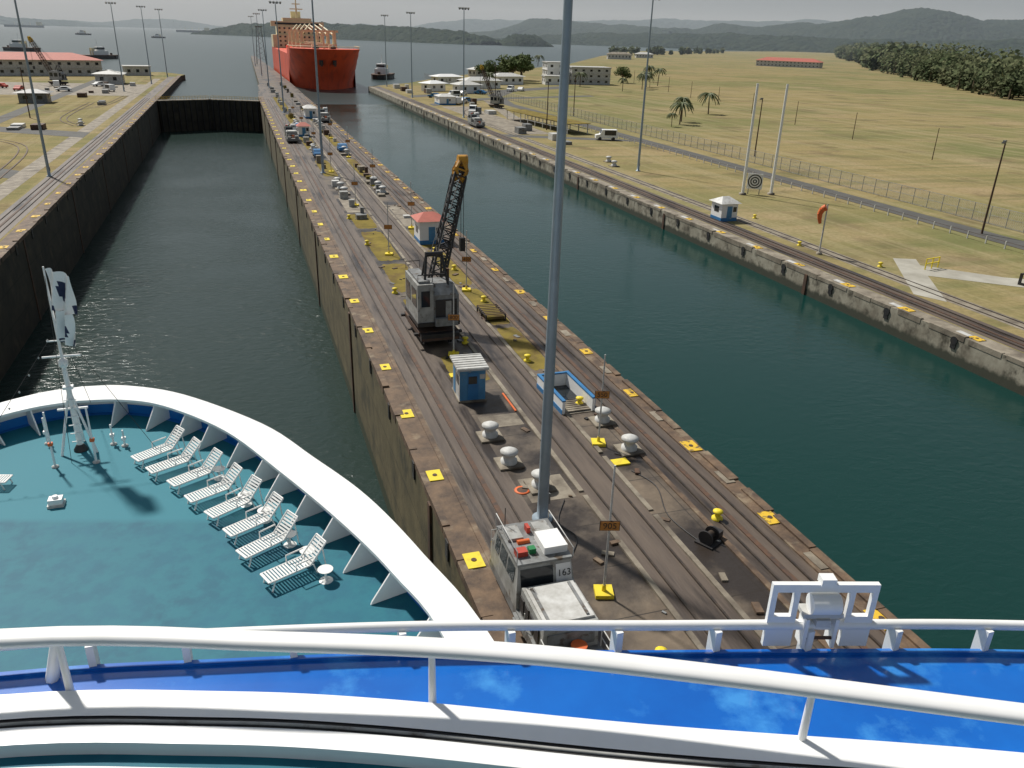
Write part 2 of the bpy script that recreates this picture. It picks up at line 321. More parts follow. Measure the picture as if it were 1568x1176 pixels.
track([(-38,150),(-42,190),(-58,215),(-62,240),(-52,262),(-40,285),(-37,330)]); track([(-38,230),(-44,250),(-44,300)]); track([(68,250),(74,275),(88,290),(92,310),(84,335),(72,350)])
b.obj('return_tracks')
# ------------------------------------------------------------ edge markings
b=B()
for i in range(-1,33):
    y=31+8.45*i
    for xc,k in ((8.75,'yellow'),(25.0,'yrust'),(59.9,'yrust'),(-26.3,'yrust')):
        yy=y+({8.75:0,25.0:-.6,59.9:2.5,-26.3:3}[xc]); q=random.uniform(.85,1.08)
        b.box(xc-.46*q,xc+.46*q,yy-.66*q,yy+.66*q,.02,.07,k)
        b.cyl((xc,yy,.07),(xc,yy,.1),.14,.14,'rust',8)
    for xc in (25.0,59.9):
        b.box(xc-.3,xc+.3,y+3.2,y+4.6,.02,.06,'lconc' if xc<30 else 'gwhite')
b.obj('yellow_edge_markings')
# ------------------------------------------------------------ miter gate
b=B()
for sx,x0,x1 in ((1,XL,-8.75),(-1,C0,-8.75)):
    d=Vector((x1-x0,7,0)); L_=d.length; a=math.atan2(d.y,d.x); T=Matrix.Translation((x0,311,0))@Matrix.Rotation(a,4,'Z')
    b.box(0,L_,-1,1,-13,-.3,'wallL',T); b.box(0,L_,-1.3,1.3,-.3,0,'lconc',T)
    for q in (-1.25,1.25):
        b.box(0,L_,q-.03,q+.03,1.0,1.06,'yrust',T); b.box(0,L_,q-.03,q+.03,.5,.55,'yrust',T)
        for j in range(10): b.box(j*L_/9.5,j*L_/9.5+.07,q-.03,q+.03,0,.99,'yrust',T)
    for j in range(9): b.box(j*L_/9+.5,j*L_/9+.8,-1.25*sx-.2,-1.25*sx+.2,-10,-.31,'black',T)
b.obj('miter_gate')
# ------------------------------------------------------------ lamp posts
def lamp(h,r0=.27,r1=.12):
    b=B(); b.lathe((0,0,0),[(r0*1.9,0),(r0*1.9,.12),(r0*1.05,.14),(r0,1.2),(r1,h)],'pole',14)
    b.cyl((-1.6,0,h-.1),(1.6,0,h-.1),.07,.07,'pole',6); 
    for x in (-1.5,-.5,.5,1.5): b.box(x-.28,x+.28,-.3,.3,h-.02,h+.28,'gwhite'); b.cyl((x,0,h-.35),(x,0,h-.02),.2,.28,'glass',8)
    b.box(r0*.7,r0*1.25,-.15,.15,.9,1.5,'grey'); return b.mesh('street_lamp')
LM=lamp(30.3,.29,.17); LM2=lamp(30.3,.24,.12)
inst(LM,'street_lamp',(13.2,33.6,0),.3)
for x,y in ((13.5,149.2),(72.7,143.7),(65.8,250),(-30.4,151.5),(-39.9,352),(13.5,265),(-34,400),(-31,455),(66,330),(68,400),(14,380),(14.5,480),(14.5,600),(66,-10)):
    inst(LM2,'street_lamp',(x,y,0),.3)
b=B(); b.cyl((0,0,0),(0,0,12.5),.16,.10,'rust',8); b.box(-.7,.1,-.12,.12,12.3,12.5,'grey'); b.box(-.9,-.3,-.18,.18,12.1,12.29,'grey'); pm=b.mesh('utility_pole')
for x,y in ((96.4,84.8),(109.3,159.6),(80,215),(104,255),(100,330),(-52,250)): inst(pm,'utility_pole',(x,y,0),.4)
b=B(); b.cyl((0,0,0),(0,0,7),.12,.08,'rust',6); fp=b.mesh('utility_pole')
for i in range(9): inst(fp,'utility_pole',(150+i*9,150+i*38,0))
# ------------------------------------------------------------ number signs
def sign(h,zs,num,loc,lod=1):
    b=B(); b.box(-.42,.42,-.42,.42,.01,.2,'yellow'); b.cyl((0,0,.2),(0,0,.5),.12,.08,'yellow'); b.cyl((0,0,.4),(0,0,h),.06,.045,'gwhite')
    b.box(-.42,.42,-.09,-.062,zs-.22,zs+.22,'signor'); b.box(-.45,.45,-.06,-.03,zs-.25,zs+.25,'black')
    o=b.obj('lock_marker_sign',loc,-.28)
    if lod: text(num,.42,(0,-.095,zs),(rad(90),0,0),'black',o)
sign(6.7,3.7,'905',(13.8,27,0)); sign(6.0,3.4,'550',(19.5,40.7,0)); sign(6.0,3.2,'800',(14.4,57.5,0)); sign(6,3.2,'450',(19.9,74.3,0))
for x,y in ((14.9,89.8),(15.1,118.8),(20.1,102.6),(15,150),(20.2,135),(15,182),(20.4,168),(15,215),(20.4,200),(15,245)): sign(6,3.2,'',(x,y,0),0)
b=B()
for x,y in ((19.8,38.1),(13.6,53.5),(13.3,50.6),(14.0,66)): b.box(x-.5,x+.5,y-.35,y+.35,.012,.1,'yellow')
b.obj('yellow_floor_plate')
bb=B(); bb.lathe((0,0,0),[(.3,0),(.3,.1),(.16,.14),(.16,.34),(.27,.42),(.27,.5),(.1,.56)],'yellow',12); bm=bb.mesh('mooring_bollard')
for x,y in ((22.2,31.1),(14.3,22.4),(12.9,62),(16.0,60),(20.6,70.5),(12.9,75),(19.7,55),(13.2,95),(12.9,66.5),(20.6,46.5),(13,110),(20.3,90),(20.6,82),(69,73),(66,84),(70,100)): inst(bm,'mooring_bollard',(x,y,.01))
# ------------------------------------------------------------ vents
vb=B(); vb.box(-.75,.75,-.75,.75,.01,.12,'lconc'); vb.lathe((0,0,.12),[(.5,0),(.5,.18),(.36,.22),(.36,.55),(.52,.6),(.54,.75),(.3,.88),(.05,.92)],'gwhite',18); vm=vb.mesh('ventilation_cap')
for x,y in ((13.2,43.3),(13.3,39.7),(14.2,36.7),(21.0,43.5),(21.0,39.4)): inst(vm,'ventilation_cap',(x,y,.01))
for y0 in (128,172,225):
    for dy in (0,4.5,9): 
        for x in (14.6,20.6): inst(vm,'ventilation_cap',(x,y0+dy,.01),0,1.15)
for x,y in ((-37,135),(-38.5,139),(-37,230),(-38,236),(70.5,150),(72,156),(70,210)): inst(vm,'ventilation_cap',(x,y,.01),0,1.15)
b=B(); b.lathe((0,0,0),[(.45,0),(.45,.03),(.32,.035)],'orange',18); b.lathe((0,0,0),[(.31,.036),(.30,.038)],'rust',18); b.obj('manhole_cover',(13.1,36.6,.012))
# ------------------------------------------------------------ blue booth
b=B(); b.box(-1,1,-1.25,1.25,0,.12,'lconc'); b.box(-.9,.9,-1.15,1.15,.12,2.15,'lblue'); b.box(-.92,-.9,-1.15,1.15,.12,2.15,'gwhite')
b.box(-1.1,1.1,-1.4,1.4,2.15,2.28,'gwhite')
for i in range(7): b.box(-1.1,1.1,-1.35+i*.42,-1.27+i*.42,2.28,2.31,'lgrey')
b.box(-.35,.4,-1.18,-1.15,.15,1.95,'blue'); b.box(-.3,.3,-1.19,-1.18,1.2,1.7,'glass'); b.box(-.945,-.92,-.9,-.1,1.1,1.7,'glass'); b.box(-.945,-.92,.2,.9,.15,1.95,'lblue'); b.box(.5,.85,-1.17,-1.15,1.5,1.8,'gwhite')
b.obj('blue_booth',(13.6,49.9,0),-.05,(1,1,1.12))
b=B(); 
def para(x0,x1,y0,y1):
    b.box(x0,x1,y0,y1,0,.95,'white'); b.box(x0-.02,x1+.02,y0-.02,y1+.02,.95,1.06,'blue')
para(-1.2,-1.0,-2.4,2.4); para(1.0,1.2,-2.4,2.4); b.box(-.98,.98,2.2,2.39,0,.94,'white'); b.box(-.97,.97,2.19,2.4,.94,1.05,'blue')
b.box(-1.23,-1.2,-2.39,2.39,.0,.35,'blue'); b.box(1.2,1.23,-2.39,2.39,0,.93,'blue'); b.box(-1.2,1.2,-2.47,-2.41,.0,.06,'lconc'); b.rect(-1,1,-2.4,2.2,.03,'glass')
for i in range(6): b.box(-.99,.99,-2.2+i*.3,-2.0+i*.3,.035,.12,'lconc')
b.obj('stairwell_parapet',(19.95,47.6,0),.02)
def kiosk(name,loc,w_=1.3,d_=1.4,h=2.4,roof='redroof',rz=0):
    b=B(); b.box(-w_,w_,-d_,d_,0,.5,'blue'); b.box(-w_+.02,w_-.02,-d_+.02,d_-.02,.5,h,'white')
    e=.35
    b.add([(-w_-e,-d_-e,h),(w_+e,-d_-e,h),(w_+e,d_+e,h),(-w_-e,d_+e,h),(-w_*.4,0,h+.8),(w_*.4,0,h+.8)],[(0,1,5,4),(1,2,5),(2,3,4,5),(3,0,4),(3,2,1,0)],roof)
    b.box(-.4,.4,-d_-.02,-d_+.03,.3,2.1,'lblue'); b.box(-w_-.01,-w_+.03,-.6,.6,1.2,2.0,'glass'); b.box(.55,1.1,-d_+.001,-d_+.03,1.3,2.0,'glass'); return b.obj(name,loc,rz)
kiosk('red_roof_kiosk',(20.8,95.4,0),1.5,1.7,2.8); kiosk('control_kiosk',(64.9,100.2,0),1.3,1.4,2.5,'gwhite'); kiosk('control_kiosk',(14.6,205,0)); kiosk('control_kiosk',(72,300,0),3,4,2.8,'gwhite'); kiosk('control_kiosk',(20,250,0),1.6,3,2.8,'gwhite')
b=B()
for x in (-.9,.9): b.box(x-.06,x+.06,-1.5,1.5,.55,.67,'black'); b.box(x-.06,x+.06,-1.5,1.5,.05,.15,'rust'); 
for x in (-.9,.9):
    for y in (-1.4,0,1.4): b.box(x-.055,x+.055,y-.06,y+.06,0,.66,'black')
for y in (-1.3,-.9,-.5,0,.5,1,1.4): b.box(-.95,.95,y-.05,y+.05,.67,.72,'rust')
b.box(-.8,.8,-1.3,1.3,.2,.45,'patch'); b.obj('steel_rack',(20.0,66,0))
b=B(); 
for x in (-.32,.32): b.cyl((x-.04,0,.4),(x+.04,0,.4),.4,.4,'black',18)
b.cyl((-.3,0,.4),(.3,0,.4),.2,.2,'rail',14); b.box(-.5,.5,-.5,.5,0,.08,'black'); b.box(.4,.9,-.3,.3,.02,.45,'black'); b.obj('cable_winch',(20.6,29.3,.01),.5)
b=B()
for i in range(60):
    x=random.choice((random.uniform(13.2,16),random.uniform(19.4,21.2))); y=random.uniform(22,120); s_=random.uniform(.10,.36); T=Matrix.Translation((x,y,.012))@Matrix.Rotation(random.uniform(0,3),4,'Z')
    b.box(-s_,s_,-s_*.5,s_*.5,0,random.uniform(.03,.14),random.choice(('rust','lconc','grey','cop','black','cop')),T)
b.tube(catmull([(20.3,29,.05),(19.8,32,.05),(20.6,35,.05),(20.0,37,.05)],6),.03,'black',5); b.tube(catmull([(13.4,30,.05),(14.3,31.5,.05),(13.9,33,.05),(15,35,.05)],6),.03,'black',5)
b.box(15.9,16.02,46.5,49.5,.02,.08,'orange')
b.obj('maintenance_clutter')
# ------------------------------------------------------------ locomotive
def loco():
    b=B()
    b.box(-1.3,1.3,-5,4.2,.45,.95,'grey')
    for y in (-4,-2.2,1.6,3.2):
        for x in (-.78,.78): b.cyl((x-.08,y,.48),(x+.08,y,.48),.42,.42,'black',16)
    b.box(-1.15,1.15,-4.6,3.9,.25,.44,'black')
    def taper(x,y0,y1,z0,z1,t0,t1,tx,k):
        vs=[(-x,y0,z0),(x,y0,z0),(x,y1,z0),(-x,y1,z0),(-x+tx,y0+t0,z1),(x-tx,y0+t0,z1),(x-tx,y1-t1,z1),(-x+tx,y1-t1,z1)]
        b.add(vs,[(3,2,1,0),(4,5,6,7),(0,1,5,4),(1,2,6,5),(2,3,7,6),(3,0,4,7)],k)
    taper(1.3,.3,4.1,.951,1.9,0,.1,0,'lgrey'); taper(1.3,.3,4.0,1.9,2.95,.25,.5,.12,'lgrey')
    b.box(-1.22,1.22,.5,3.55,2.951,3.06,'grey')
    b.add([(-1.1,.31,1.98),(.35,.31,1.98),(.35,.50,2.8),(-1.1,.50,2.8)],[(0,1,2,3)],'glass')
    b.add([(.48,.31,1.98),(1.2,.31,1.98),(1.15,.50,2.8),(.48,.50,2.8)],[(0,1,2,3)],'white')
    for sx in (-1,1):
        for y0,y1 in ((.8,1.7),(1.85,2.7),(2.85,3.4)):
            b.add([(sx*1.31,y0,2.0),(sx*1.31,y1,2.0),(sx*1.22,y1,2.75),(sx*1.22,y0,2.75)],[(0,1,2,3)],'glass')
    b.box(.1,1.15,.9,2.2,3.061,3.4,'white'); b.box(-1.1,-.6,1.0,1.4,3.061,3.3,'red'); b.box(-.5,-.2,1.1,1.4,3.061,3.3,'green'); b.box(-.1,.05,2.6,3.0,3.061,3.35,'red'); b.box(-1.1,-.4,2.2,3.2,3.061,3.2,'lgrey'); b.box(.3,1.0,2.5,3.3,3.061,3.15,'lgrey')
    b.cyl((-.75,2.0,3.1),(-.2,2.0,3.1),.12,.12,'orange',8)
    b.tube([(-1.25,.5,3.1),(-1.25,.5,3.75),(-1.25,3.5,3.75),(-1.25,3.5,3.1)],.025,'gwhite',6); b.tube([(1.25,.5,3.1),(1.25,.5,3.5),(1.25,3.5,3.5),(1.25,3.5,3.1)],.025,'gwhite',6); b.cyl((-.9,3.3,3.06),(-.9,3.3,4.1),.02,.02,'black',5)
    taper(1.2,-2.6,.1,.951,2.2,0,0,.05,'lgrey'); b.box(-1.05,1.05,-2.4,-.1,2.201,2.3,'gwhite')
    for y in (-2.2,-1.6,-1.0,-.4):
        b.box(-1.235,-1.17,y,y+.42,1.15,1.9,'black'); b.box(1.17,1.235,y,y+.42,1.15,1.9,'black')
    for x in (-.9,.75): b.box(x,x+.12,-2.3,-.2,2.301,2.36,'grey')
    b.box(-1.0,1.0,-2.66,-2.58,1.2,1.9,'grey'); b.lathe((.2,-3.0,.96),[(.28,0),(.33,.5),(.33,.55)],'orange',14); 
    b.lathe((-.6,-3.3,.96),[(.4,0),(.4,.4),(.25,.5)],'rail',14); b.box(.5,1.2,-4.8,-3.6,.951,1.5,'grey'); b.box(-1.1,-.4,-4.8,-4.2,.951,1.3,'lgrey')
    for sx in (-1,1):
        for z in (1.4,1.85): b.tube([(sx*1.28,-2.7,z),(sx*1.28,-4.95,z),(0,-4.95,z)],.028,'gwhite',6)
        for y in (-2.7,-3.5,-4.2,-4.95): b.cyl((sx*1.28,y,.95),(sx*1.28,y,1.87),.028,.028,'gwhite',6)
        b.tube([(sx*1.28,4.05,.95),(sx*1.28,4.05,1.9),(0,4.15,1.9)],.028,'yrust',6)
        b.tube([(sx*1.38,-1,.6),(sx*1.38,-1,1.8)],.025,'gwhite',6)
        for z in (.55,.8): b.box(sx*1.33-.12,sx*1.33+.12,-.2,.3,z,z+.05,'grey')
    b.box(-1.0,1.0,4.2,5.0,.6,.8,'grey'); b.tube([(-1,4.95,.8),(-1,4.95,1.9),(1,4.95,1.9),(1,4.95,.8)],.03,'gwhite',6); b.tube([(-1,4.95,1.4),(1,4.95,1.4)],.025,'gwhite',6)
    return b.mesh('towing_locomotive')
lm=loco(); lo=inst(lm,'towing_locomotive',(10.45,25.5,.1))
text('163',.42,(.84,.36,2.4),(rad(77),0,0),'black',lo)
inst(lm,'towing_locomotive',(11.2,196,.1)); inst(lm,'towing_locomotive',(62.7,225,.1)); inst(lm,'towing_locomotive',(22.9,240,.1))
# ------------------------------------------------------------ crane
def lattice(b,p0,p1,w0,w1,n,k,r=.05):
    p0=Vector(p0);p1=Vector(p1); d=(p1-p0).normalized(); a=Vector((1,0,0)); a=(a-d*a.dot(d)).normalized(); c=a.cross(d)
    prev=None
    for i in range(n+1):
        t=i/n; q=p0.lerp(p1,t); ww=(w0+(w1-w0)*t)*(1 if 0<i<n else .45)/2
        cs=[q+a*ww+c*ww,q-a*ww+c*ww,q-a*ww-c*ww,q+a*ww-c*ww]
        if prev:
            for j in range(4): b.cyl(prev[j],cs[j],r,r,k,5,False); b.cyl(prev[j],cs[(j+1)%4],r*.6,r*.6,k,4,False); b.cyl(cs[j],cs[(j+1)%4],r*.6,r*.6,k,4,False)
        prev=cs
def crane(boom='black',tip='cranetip',L=(1.0,8.0,13.2)):
    b=B()
    b.box(-1.4,1.4,-2.2,2.6,.7,1.0,'rust')
    for y in (-1.7,-.7,.9,1.9):
        for x in (-.9,.9): b.cyl((x-.1,y,.45),(x+.1,y,.45),.42,.42,'black',12)
    b.box(-1.35,1.35,-2.7,-2.21,.5,.95,'black'); b.box(-1.2,1.2,-2.1,2.5,.35,.69,'black'); b.box(-1.3,1.3,-2.74,-2.7,.55,.7,'rust')
    for y in (-2.0,2.4): b.box(-1.7,1.7,y-.12,y+.12,.75,.9,'black')
    b.cyl((0,0,1.0),(0,0,1.35),.9,.9,'black',16)
    b.box(-1.5,1.5,-2.3,1.8,1.35,1.6,'black')
    b.box(-1.45,-.35,-2.2,1.7,1.601,4.0,'lgrey'); b.box(-.349,1.45,-2.19,.2,1.601,3.3,'grey'); b.add([(-.34,-2.18,3.301),(1.44,-2.18,3.301),(1.44,.19,3.301),(-.34,.19,3.301),(-.34,-1.6,3.9),(1.2,-1.6,3.9),(1.2,-.2,3.9),(-.34,-.2,3.9)],[(0,1,5,4),(1,2,6,5),(2,3,7,6),(4,5,6,7)],'grey')
    b.box(-1.3,-.5,-1.9,1.5,4.001,4.15,'grey')
    b.box(-1.2,-.6,-2.23,-2.19,2.6,3.6,'glass'); b.box(-1.48,-1.44,-1.8,-.4,2.5,3.6,'glass'); b.box(-1.48,-1.44,.1,1.4,2.5,3.6,'glass'); b.box(-1.25,-.55,1.69,1.73,2.4,3.7,'glass')
    b.box(-.2,1.3,-2.24,-2.18,1.8,3.0,'black'); b.box(.5,.9,-2.26,-2.2,1.9,2.9,'lgrey'); b.cyl((.9,-1.2,3.8),(.9,-1.2,4.7),.12,.12,'rust')
    b.cyl((-.3,.9,2.1),(1.2,.9,2.1),.45,.45,'rust',14); b.box(-.3,1.3,-2.6,-2.3,1.4,1.9,'grey')
    for y in (-2.15,1.65): b.tube([(-1.4,y,4.15),(-1.4,y,4.6),(-.4,y,4.6),(-.4,y,4.15)],.03,'black',5)
    for x in (-.9,.9): b.cyl((x,-1.8,3.3),(x*.6,-1.0,5.6),.09,.09,'black',6); b.cyl((x,.9,1.6),(x*.6,-1.0,5.6),.08,.08,'black',6)
    b.cyl((-.6,-1,5.6),(.6,-1,5.6),.16,.16,'black',8); b.cyl((-.75,-1.4,4.4),(.75,-1.4,4.4),.06,.06,'black',6)
    B0=Vector((0.5,1.7,1.9)); B1=Vector(L); lattice(b,B0,B1,1.0,.85,15,boom,.085)
    d=(B1-B0).normalized(); lattice(b,B1-d*.9,B1+d*.5,.9,.8,2,tip,.13)
    b.cyl(B1+d*.5+Vector((-.35,0,0)),B1+d*.5+Vector((.35,0,0)),.35,.35,tip,12); b.cyl(B1+d*.1+Vector((-.3,.3,0)),B1+d*.1+Vector((.3,.3,0)),.3,.3,tip,12)
    for x in (-.25,.25): b.cyl((x,-1,5.6),B1+Vector((x,0,.3)),.03,.03,'black',4)
    tp=B1+d*.6+Vector((0,.45,0)); b.cyl(tp,(tp.x,tp.y,5.2),.025,.025,'black',4); b.cyl(tp+Vector((.2,0,0)),(tp.x+.2,tp.y,5.2),.025,.025,'black',4); b.box(tp.x-.1,tp.x+.3,tp.y-.2,tp.y+.2,4.4,5.3,'black')
    return b.mesh('rail_crane')
cm=crane(L=(3.3,4.0,10.0)); inst(cm,'rail_crane',(13.7,62.4,.02),.02,(1.16,1.16,1.3))
cm2=crane('rust','yrust',(-2,6,13)); inst(cm2,'rail_crane',(86.9,285,0),.4); inst(cm2,'rail_crane',(-67.8,387,0),.9,1.3)
# ------------------------------------------------------------ cruise ship
cx=-8.5
O=catmull([(0,40.7),(2,40.3),(4.7,38.5),(8.2,34.3),(10.1,30.6),(11.8,26.9),(13.1,22.6),(14.2,17.6),(15.0,6)],6)
I=catmull([(0,38.95),(1.9,38.6),(3.9,37.35),(6.6,34.0),(8.8,29.5),(10.6,25.4),(11.9,21.8),(12.9,17.6),(13.7,6)],6)
def both(P): return [(cx-p[0],p[1]) for p in P[::-1]]+[(cx+p[0],p[1]) for p in P[1:]]
OO=both(O); II=both(I); FF=[((a[0]*.6+c[0]*.4),(a[1]*.6+c[1]*.4)) for a,c in zip(OO,II)]
ship=empty('cruise_ship')
DZ=5.8; CZ=6.95
def row(P,z): return [(x,y,z) for x,y in P]
def shr(P,sx,dy): return [(cx+(x-cx)*sx,y-dy*((y-6)/34.7)) for x,y in P]
b=B(); b.loft([row(shr(OO,.55,9),-15),row(shr(OO,.78,6),-6),row(shr(OO,.93,2.4),2),row(OO,CZ-.18)],'white',True)
b.obj('hull',parent=ship)
b=B(); b.loft([row(OO,CZ-.18),row(OO,CZ),row(II,CZ),row(II,CZ-.12),row(FF,CZ-.14)],'white'); b.obj('bulwark_cap',parent=ship)
b=B(); b.loft([row(FF,CZ-.14),row(FF,DZ+.45)],'white',True); b.loft([row(FF,DZ+.45),row(FF,DZ)],'bandblue',True)
b.obj('bulwark',parent=ship)
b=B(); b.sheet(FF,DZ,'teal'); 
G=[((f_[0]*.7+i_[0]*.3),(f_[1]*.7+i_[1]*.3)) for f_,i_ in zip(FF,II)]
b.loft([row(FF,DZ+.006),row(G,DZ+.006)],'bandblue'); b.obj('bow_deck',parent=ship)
b=B(); acc=0; nxt=1.2
for i in range(1,len(FF)):
    p=Vector((*FF[i],0)); q=Vector((*FF[i-1],0)); seg=(p-q).length; acc+=seg
    if acc>=nxt:
        nxt+=2.1; t=(p-q).normalized(); nrm=Vector((t.y,-t.x,0)); 
        if nrm.dot(Vector((cx,15,0))-p)<0: nrm=-nrm
        iv=Vector((*II[i],0)); wi=max(.3,(iv-p).dot(nrm)-.02)
        prof=[(0,DZ+.01),(wi+.75,DZ+.01),(wi+.7,DZ+.12),(wi,CZ-.13),(0,CZ-.13)]
        vs=[p+nrm*a+t*s_+Vector((0,0,z)) for s_ in (-.03,.03) for a,z in prof]
        b.add(vs,[(0,1,2,3,4),(9,8,7,6,5)]+[(j,(j+1)%5,5+(j+1)%5,5+j) for j in range(5)],'white')
b.obj('bulwark_brackets',parent=ship)
outer=catmull([(-26,8.5),(-16,10.6),(-9,10.8),(-3.8,10.25),(-1.0,9.7),(2.0,9.0),(5.0,8.15),(7.7,7.4),(10.4,6.6),(15,5.0)],6)
toe=catmull([(-26,7.6),(-16,10.0),(-9,10.3),(-3.8,9.65),(-1.0,8.9),(1.2,8.1),(4.3,6.75),(8.65,5.0),(12,3.4),(15,1.8)],6)
cap=catmull([(-26,7.7),(-16,10.2),(-9,10.4),(-3.6,9.8),(-.15,8.75),(2.6,7.75),(5.1,6.6),(8.4,4.95),(12,3.2),(15,1.5)],6)
def off(P,d):
    out=[]
    for i,p in enumerate(P):
        t=(P[min(i+1,len(P)-1)]-P[max(i-1,0)]).normalized(); out.append(Vector((p.x-t.y*d,p.y+t.x*d)))
    return out
def r3(P,z): return [(p.x,p.y,z) for p in P]
BZ=15.0
b=B(); b.loft([r3(outer,BZ),r3(toe,BZ)],'shipblue'); b.obj('bridge_wing_blue_deck',parent=ship)
b=B(); b.loft([r3(off(outer,.02),BZ-1.2),r3(off(outer,.02),BZ+.05),r3(off(outer,-.06),BZ+.05),r3(off(outer,-.06),BZ)],'shipblue')
b.loft([r3(off(outer,-.3),DZ-1),r3(off(outer,-.3),BZ-1.2)],'white')
b.obj('superstructure_front',parent=ship)
b=B(); b.loft([r3(off(toe,.12),BZ+.002),r3(off(toe,.12),BZ+.1),r3(off(toe,-.36),BZ+.13)],'white')
b.loft([r3(off(toe,-.36),BZ+.13),r3(off(toe,-.36),BZ+.11),r3(off(toe,-.52),BZ+.11),r3(off(toe,-.52),BZ+.14)],'black')
b.loft([r3(off(toe,-.52),BZ+.14),r3(off(toe,-.78),BZ+.12),r3(off(toe,-.78),BZ-.1)],'white')
b.tube([(p.x,p.y,BZ+.12) for p in off(toe,-.44)],.025,'lgrey',5)
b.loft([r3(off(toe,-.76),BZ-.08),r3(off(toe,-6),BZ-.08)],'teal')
b.tube([(p.x,p.y,BZ+.25) for p in off(toe,-1.35)],.08,'white',8)
b.obj('bridge_wing_coaming',parent=ship)
b=B(); b.loft([r3(off(cap,.14),BZ+.95),r3(off(cap,.16),BZ+1.0),r3(off(cap,.09),BZ+1.05),r3(off(cap,-.11),BZ+1.05),r3(off(cap,-.17),BZ+1.0),r3(off(cap,-.15),BZ+.93),r3(off(cap,.14),BZ+.93)],'white',True)
for X in (-12.5,-7.6,-2.8,1.75,6.15,10.5):
    i=min(range(len(cap)),key=lambda j:abs(cap[j].x-X)); p=cap[i]; b.cyl((p.x,p.y,BZ),(p.x,p.y,BZ+.95),.055,.045,'white',8)
    if X<0: b.cyl((p.x-.28,p.y+.35,BZ),(p.x,p.y,BZ+.95),.09,.07,'white',8)
b.obj('bridge_wing_railing',parent=ship)
b=B(); ol=off(outer,.12); b.tube([(p.x,p.y,BZ+.42) for p in ol],.075,'white',8)
for i in range(2,len(ol),3): b.box(ol[i].x-.05,ol[i].x+.05,ol[i].y-.15,ol[i].y+.05,BZ-.1,BZ+.4,'white')
b.obj('bridge_front_guard_rail',parent=ship)
b=B()
for s_ in (-1,1):
    x=s_*.55
    b.box(x-.20,x+.20,-.04,.04,0,.52,'white'); b.box(x-.20,x-.12,-.038,.038,.521,.93,'white'); b.box(x+.12,x+.20,-.038,.038,.521,.93,'white')
b.box(-.75,.75,-.04,.04,.931,1.06,'white')
b.box(-.349,.349,-.03,.03,.30,.42,'white'); b.box(-.28,.28,-.12,.12,.55,.62,'gwhite'); b.cyl((-.2,-.06,.76),(.2,-.06,.76),.15,.15,'white',14); b.box(-.10,.10,-.16,.1,.43,.54,'gwhite'); b.box(-.10,.10,-.08,.08,1.061,1.17,'white'); b.cyl((-.2,-.1,.2),(.2,-.1,.2),.025,.025,'rust')
for x in (-.24,.18): b.box(x,x+.05,-.14,.1,.05,.54,'white')
b.obj('searchlight_bracket',(7.45,7.6,BZ+.05),-.28,1.05)
def lounger():
    b=B()
    for x in (-.3,.3):
        b.tube([(x,-1.0,.34),(x,.45,.36)],.03,'plastic',6); b.tube([(x,.4,.36),(x,1.0,.95)],.03,'plastic',6)
        b.tube([(x,-.8,.34),(x,-.92,0)],.028,'plastic',6); b.tube([(x,.5,.36),(x,.62,0)],.028,'plastic',6); b.tube([(x*1.1,-.1,.36),(x*1.1,-.1,.6),(x*1.1,.5,.62)],.025,'plastic',6); b.tube([(x,.85,.8),(x,.95,0)],.022,'plastic',6)
    for i in range(15): y=-1+i*.1; b.box(-.3,.3,y,y+.06,.345,.37,'plastic')
    T=Matrix.Translation((0,.42,.37))@Matrix.Rotation(rad(44.5),4,'X')
    for i in range(8): b.box(-.3,.3,i*.105,i*.105+.062,-.01,.015,'plastic',T)
    b.tube([(-.3,1,.95),(.3,1,.95)],.03,'plastic',6); b.tube([(-.3,-1,.34),(.3,-1,.34)],.03,'plastic',6); return b.mesh('deck_lounger')
lg=lounger()
for i,(x,y,a) in enumerate(((-4.7,34.3,-58),(-4.0,33.0,-63),(-3.1,31.7,-60),(-2.35,30.2,-64),(-1.6,28.9,-58),(-.9,27.4,-62),(-.45,25.9,-60),(.35,24.15,-66))): inst(lg,'deck_lounger',(x,y,DZ),rad(a),(1.1,1.1,1.15))
inst(lg,'deck_lounger',(-11.3,33.6,DZ),rad(75)); inst(lg,'deck_lounger',(-12.1,32.3,DZ),rad(80))
b=B(); b.lathe((0,0,0),[(.24,0),(.05,.04),(.04,.42),(.26,.44),(.27,.47)],'plastic',18); tm=b.mesh('side_table')
for x,y in ((.3,26.1),(.85,24.9),(1.35,23.6),(-.5,28.0),(-1.2,29.4),(-2.2,31.8)): inst(tm,'side_table',(x,y,DZ))
b=B(); b.cyl((0,0,0),(0,0,4.2),.13,.10,'white',12); b.cyl((0,0,4.2),(0,0,8.4),.07,.035,'white',10)
for dx,dy in ((-.7,-.4),(.7,-.4),(0,.9)): b.cyl((dx,dy,0),(0,0,3.0),.06,.05,'white',8)
b.cyl((-.75,0,4.5),(.75,0,4.5),.045,.045,'white',8); b.cyl((-.45,0,5.2),(.45,0,5.2),.035,.035,'white',8); b.box(-.2,.2,-.15,.15,3.0,3.12,'white'); b.box(-.6,.6,-.05,.05,2.0,2.08,'white')
for z in (.5,.9,1.3,1.7,2.1,2.5): b.box(-.25,.25,-.2,-.16,z,z+.04,'white')
b.lathe((0,0,4.0),[(.12,0),(.2,.1),(.2,.3),(.1,.4)],'white',12); b.lathe((0,0,0),[(.3,0),(.3,.06),(.15,.3)],'black',14)
for a_,c_ in (((-.4,0,5.2),(-3.5,-3,1.1)),((.4,0,5.2),(3.5,-3,1.1)),((0,0,8.2),(-.2,-1.2,0)),((0,0,6.5),(.2,2.7,1.1))): b.cyl(a_,c_,.012,.012,'black',4)
